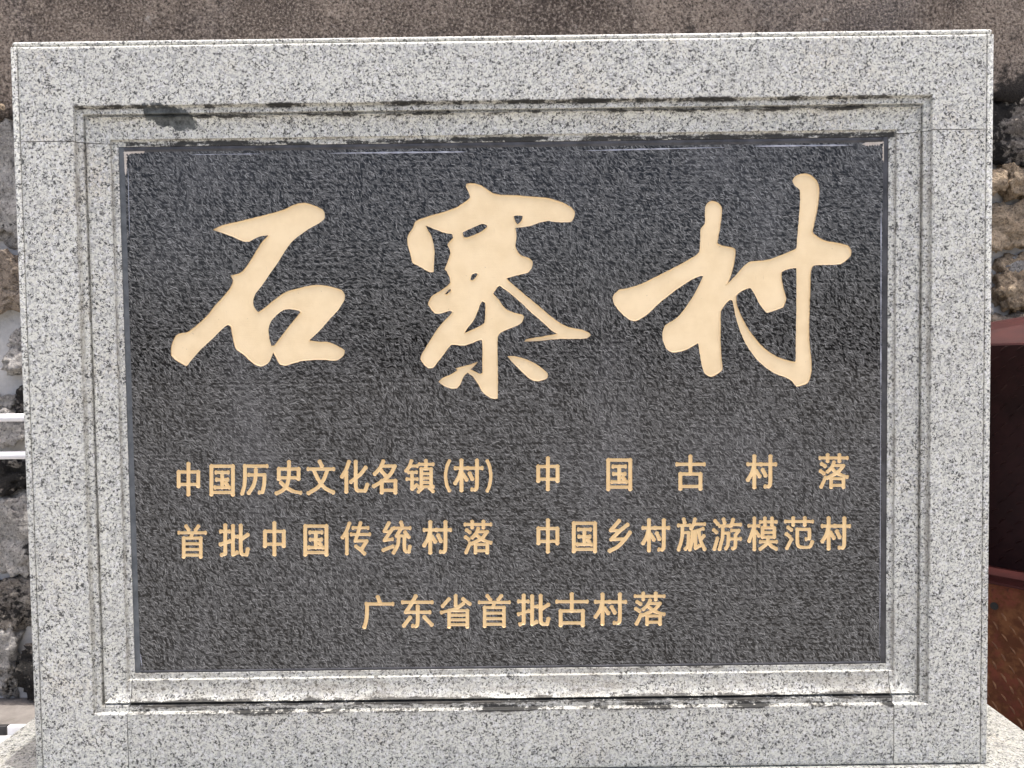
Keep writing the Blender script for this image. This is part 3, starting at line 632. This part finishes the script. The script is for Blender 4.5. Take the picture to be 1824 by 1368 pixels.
def field_poly(loops, step):
    loops = [smooth_loop(l) for l in loops]; allp = np.concatenate(loops)
    x0, y0 = allp.min(0) - 4; x1, y1 = allp.max(0) + 4
    xs = np.arange(x0, x1, step); ys = np.arange(y0, y1, step); X, Y = np.meshgrid(xs, ys)
    D = np.full(X.shape, 1e9); inside = np.zeros(X.shape, bool)
    for l in loops:
        for a, b in zip(l, np.roll(l, -1, 0)):
            bx0, bx1 = min(a[0], b[0]) - 14, max(a[0], b[0]) + 14; by0, by1 = min(a[1], b[1]) - 14, max(a[1], b[1]) + 14
            i0, i1 = np.searchsorted(xs, (bx0, bx1)); j0, j1 = np.searchsorted(ys, (by0, by1))
            if i1 > i0 and j1 > j0:
                D[j0:j1, i0:i1] = np.minimum(D[j0:j1, i0:i1], seg_dist(X[j0:j1, i0:i1], Y[j0:j1, i0:i1], a, b))
            if a[1] != b[1]:
                j0, j1 = np.searchsorted(ys, (min(a[1], b[1]), max(a[1], b[1])))
                for j in range(j0, j1):
                    xc = a[0] + (ys[j] - a[1]) / (b[1] - a[1]) * (b[0] - a[0]); inside[j] ^= xs < xc
    D = np.minimum(D, 14)
    S = np.where(inside, D, -D)
    return xs, ys, S + wobble(S.shape, 3, 0.22)

def field_strokes(ch, x0, y0, x1, y1, step):
    r0 = 3.45 * (0.92 if ch in DENSE else 1.0)
    if ch in '()': r0 = 3.0
    xs = np.arange(x0 - 3, x1 + 3, step); ys = np.arange(y0 - 3, y1 + 3, step); X, Y = np.meshgrid(xs, ys)
    S = np.full(X.shape, -1e9)
    sk = -0.014                                       # rows rise a touch to the right with the photograph's roll
    for st in G_[ch]:
        P = [(x0 + 2.6 + (x1 - x0 - 5.2) * a / 100, y0 + 2.6 + (y1 - y0 - 5.2) * b / 100) for a, b in st]
        if len(P) > 2 and not (ch in '国口'):
            Q = [P[0]]
            for i in range(1, len(P) - 1):            # soften bends
                p, q, n = np.array(P[i - 1]), np.array(P[i]), np.array(P[i + 1])
                u, v = q - p, n - q; cs = float(u @ v) / (np.linalg.norm(u) * np.linalg.norm(v))
                if cs > 0.35:
                    a = q - u * 0.3; b = q + v * 0.3
                    Q += [tuple(a), tuple(0.25 * a + 0.5 * q + 0.25 * b), tuple(b)]
                else: Q.append(tuple(q))
            P = Q + [P[-1]]
        for k, (a, b) in enumerate(zip(P, P[1:])):
            dx, dy = abs(b[0] - a[0]), abs(b[1] - a[1])
            r = r0 * (0.82 if dx > 3 * dy else 1.0)
            S = np.maximum(S, r - seg_dist(X, Y, a, b))
        for e, nb in ((P[0], P[1]), (P[-1], P[-2])):  # slightly flared stroke ends
            d = np.array(nb) - np.array(e); d = d / (np.linalg.norm(d) + 1e-9)
            n = np.array((-d[1], d[0])); w = r0 * 0.34
            a, b = np.array(e) + n * w, np.array(e) - n * w
            S = np.maximum(S, r0 * 0.80 - seg_dist(X, Y, a, b))
    return xs, ys, S + wobble(S.shape, 3, 0.16)

def contour(xs, ys, S, level):
    """closed loops where S crosses the level"""
    V = S - level; I = V > 0; seg = {}; pts = {}
    def ex(j, i):
        k = (0, j, i)
        if k not in pts: t = V[j, i] / (V[j, i] - V[j, i + 1]); pts[k] = (xs[i] + t * (xs[i + 1] - xs[i]), ys[j])
        return k
    def ey(j, i):
        k = (1, j, i)
        if k not in pts: t = V[j, i] / (V[j, i] - V[j + 1, i]); pts[k] = (xs[i], ys[j] + t * (ys[j + 1] - ys[j]))
        return k
    mixed = np.argwhere((I[:-1, :-1].astype(int) + I[1:, :-1] + I[:-1, 1:] + I[1:, 1:]) % 4 != 0)
    for j, i in mixed:
        a, b, c, d = I[j, i], I[j, i + 1], I[j + 1, i + 1], I[j + 1, i]
        e = []
        if a != b: e.append(ex(j, i))
        if b != c: e.append(ey(j, i + 1))
        if d != c: e.append(ex(j + 1, i))
        if a != d: e.append(ey(j, i))
        pairs = [(e[0], e[1])] if len(e) == 2 else ([(e[0], e[3]), (e[1], e[2])] if not a else [(e[0], e[1]), (e[2], e[3])])
        for p, q in pairs: seg.setdefault(p, []).append(q); seg.setdefault(q, []).append(p)
    loops, seen = [], set()
    for s in seg:
        if s in seen: continue
        l, cur, prev = [], s, None
        while cur not in seen:
            seen.add(cur); l.append(pts[cur])
            nx = [q for q in seg[cur] if q != prev and q not in seen]
            prev = cur
            if not nx: break
            cur = nx[0]
        if len(l) > 7: loops.append(np.array(l))
    return loops

def simplify(l, tol=0.10):
    keep = [0]; n = len(l); i = 0
    while i < n - 1:
        j = min(i + 12, n - 1)
        while j > i + 1:
            a, b = l[i], l[j]; d = b - a; L_ = np.hypot(*d) + 1e-9; m = l[i + 1:j] - a
            if np.max(np.abs(m[:, 0] * d[1] - m[:, 1] * d[0])) / L_ < tol: break
            j -= 1
        keep.append(j); i = j
    return l[keep]

def relief(xs, ys, S, level, depth):
    """filled marching squares: carved surface of a character, rim at the panel face, floor at its depth"""
    V = S - level; I = V > 0; verts, vid, faces = [], {}, []
    def vert(key, x, y, s):
        if key not in vid: vid[key] = len(verts); verts.append((x, y, s))
        return vid[key]
    cnt = I[:-1, :-1].astype(int) + I[1:, :-1] + I[:-1, 1:] + I[1:, 1:]
    for j, i in np.argwhere(cnt > 0):
        cs = ((j, i), (j, i + 1), (j + 1, i + 1), (j + 1, i)); poly = []
        for k in range(4):
            a, b = cs[k], cs[(k + 1) % 4]
            if I[a]: poly.append(vert(('n',) + a, xs[a[1]], ys[a[0]], V[a]))
            if I[a] != I[b]:
                t = V[a] / (V[a] - V[b]); key = ('e',) + min(a, b) + max(a, b)
                poly.append(vert(key, xs[a[1]] + t * (xs[b[1]] - xs[a[1]]), ys[a[0]] + t * (ys[b[0]] - ys[a[0]]), 0.0))
        if len(poly) > 2: faces.append(tuple(poly))
    P = np.array(verts)
    W = at_array(P[:, :2], PANEL_Y); W[:, 1] += depth(P[:, 2])
    return W, faces

holes, chars = [], []
for loops in (SHI, ZHAI, CUN):
    xs, ys, S = field_poly(loops, 1.3)
    holes += [simplify(l) for l in contour(xs, ys, S, 0.0)]
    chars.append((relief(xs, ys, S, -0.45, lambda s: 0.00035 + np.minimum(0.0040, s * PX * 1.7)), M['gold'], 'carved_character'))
for ch, x0, y0, x1, y1 in SMALL:
    xs, ys, S = field_strokes(ch, x0, y0, x1, y1, 0.5)
    holes += [simplify(l, 0.06) for l in contour(xs, ys, S, 0.0)]
    def prof(s):
        t = np.clip(s / 2.9, 0, 1); return 0.0003 + np.minimum(0.0026, 0.0040 * t)
    chars.append((relief(xs, ys, S, -0.3, prof), M['gold_groove_glow'], 'bracket' if ch in '()' else 'small_character'))

# panel slab with the characters cut out of its face
s0 = 73.6
px0, px1, pz0, pz1 = -MH + s0 * PX, MH - s0 * PX, MZ2 + 68.5 * PX, MZ1 - s0 * PX
rect = [Vector((px0, PANEL_Y, pz0)), Vector((px1, PANEL_Y, pz0)), Vector((px1, PANEL_Y, pz1)), Vector((px0, PANEL_Y, pz1))]
polys = [[Vector((p.x, p.z, 0)) for p in rect]]
for l in holes:
    W = at_array(l, PANEL_Y); polys.append([Vector((a[0], a[2], 0)) for a in W])
flat = [p for q in polys for p in q]
tris = tessellate_polygon(polys)
pv = [(p.x, PANEL_Y, p.y) for p in flat]
n = len(pv)
rim = [(px0 - 0.001, PANEL_Y + 0.001, pz0 - 0.001), (px1 + 0.001, PANEL_Y + 0.001, pz0 - 0.001), (px1 + 0.001, PANEL_Y + 0.001, pz1 + 0.001), (px0 - 0.001, PANEL_Y + 0.001, pz1 + 0.001)]
pv += rim + [(a, 0.05, b) for a, _, b in rim]
pf = [tuple(t) for t in tris]
for k in range(4):
    pf.append((k, (k + 1) % 4, n + (k + 1) % 4, n + k)); pf.append((n + k, n + (k + 1) % 4, n + 4 + (k + 1) % 4, n + 4 + k))
pf.append((n + 4, n + 5, n + 6, n + 7))
panel = from_data('panel', pv, pf, M['panel'], sign)
panel['label'] = 'polished dark flecked granite panel'
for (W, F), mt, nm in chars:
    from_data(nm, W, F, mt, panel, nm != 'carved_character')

# sealant between the panel and the frame, and smears of it on the polish
e = 65.1
fx0, fx1, fz0, fz1 = -MH + e * PX, MH - e * PX, MZ2 + e * PX, MZ1 - e * PX
def bead(name, x0, x1, z0, z1, mat, bulge=0.0015, par=sign):
    nx = max(2, int((x1 - x0) / 0.012)); nz = max(2, int((z1 - z0) / 0.012)); hor = nx > nz
    n = max(nx, nz); v, f = [], []
    for k in range(n + 1):
        t = k / n; wob_ = 0.0007 * mnoise.noise(Vector((t * 60, x0 * 9, z0 * 9)))
        for q in range(5):
            u = q / 4; y = PANEL_Y - 0.0002 - bulge * math.sin(math.pi * u) + wob_ * math.sin(math.pi * u)
            if hor: v.append((x0 + (x1 - x0) * t, y, z0 + (z1 - z0) * u + wob_ * (u < 0.5)))
            else: v.append((x0 + (x1 - x0) * u + wob_ * (u > 0.5), y, z0 + (z1 - z0) * t))
    for k in range(n):
        for q in range(4): a = k * 5 + q; f.append((a, a + 5, a + 6, a + 1))
    return from_data(name, v, f, mat, par, True)
bead('sealant', fx0 + 0.012, fx1 - 0.012, pz1 - 0.0008, fz1 + 0.0005, M['seal_d'])
bead('sealant', fx0 + 0.012, fx1 - 0.012, fz0 - 0.0005, pz0 + 0.0008, M['seal_d'])
bead('sealant', fx0 - 0.0005, px0 + 0.0016, fz0, fz1, M['seal_g'])
bead('sealant', px1 - 0.0008, fx1 + 0.0005, fz0, fz1, M['seal_d'])
def smear(pts, wd, mat=None, nm='sealant_smear'):
    v, f = [], []
    P = [at(px_, py_, PANEL_Y) for px_, py_ in pts]; n = 40
    for k in range(n + 1):
        t = k / n; p = P[0].lerp(P[1], t); d = (P[1] - P[0]).normalized(); q = Vector((-d.z, 0, d.x))
        taper = min(1, t * 6, (1 - t) * 6)
        h = wd * (0.25 + 0.75 * abs(mnoise.noise(Vector((t * 9, pts[0][0], pts[0][1]))))) * (0.15 + 0.85 * taper)
        for u, yy in ((-1, 0), (0, -0.0007), (1, 0)): v.append(p + q * h * u + Vector((0, yy - 0.0001, 0)))
    for k in range(n):
        for q in range(2): a = k * 3 + q; f.append((a, a + 3, a + 4, a + 1))
    from_data(nm, v, f, mat or M['film'], panel, True)
for pts, wd in (([(585, 273), (832, 270.5)], 0.0032), ([(1040, 268.5), (1290, 262.5)], 0.0028), ([(1340, 260.5), (1520, 258.5)], 0.0034), ([(1569.5, 360), (1569, 700)], 0.0022),
                ([(1569, 690), (1567, 1170)], 0.0016), ([(1500, 1180.5), (1566, 1179)], 0.0022), ([(228, 300), (231, 420)], 0.0016), ([(250, 1165), (253, 1188)], 0.0018), ([(340, 275.5), (470, 274)], 0.0014)):
    smear(pts, wd)
for pts, wd in (([(216, 272), (262, 269)], 0.010), ([(222, 266), (224, 312)], 0.008), ([(1535, 257), (1577, 253)], 0.009), ([(1574, 252), (1574, 290)], 0.006)):
    smear(pts, wd, M['lime'], 'cement_smear')
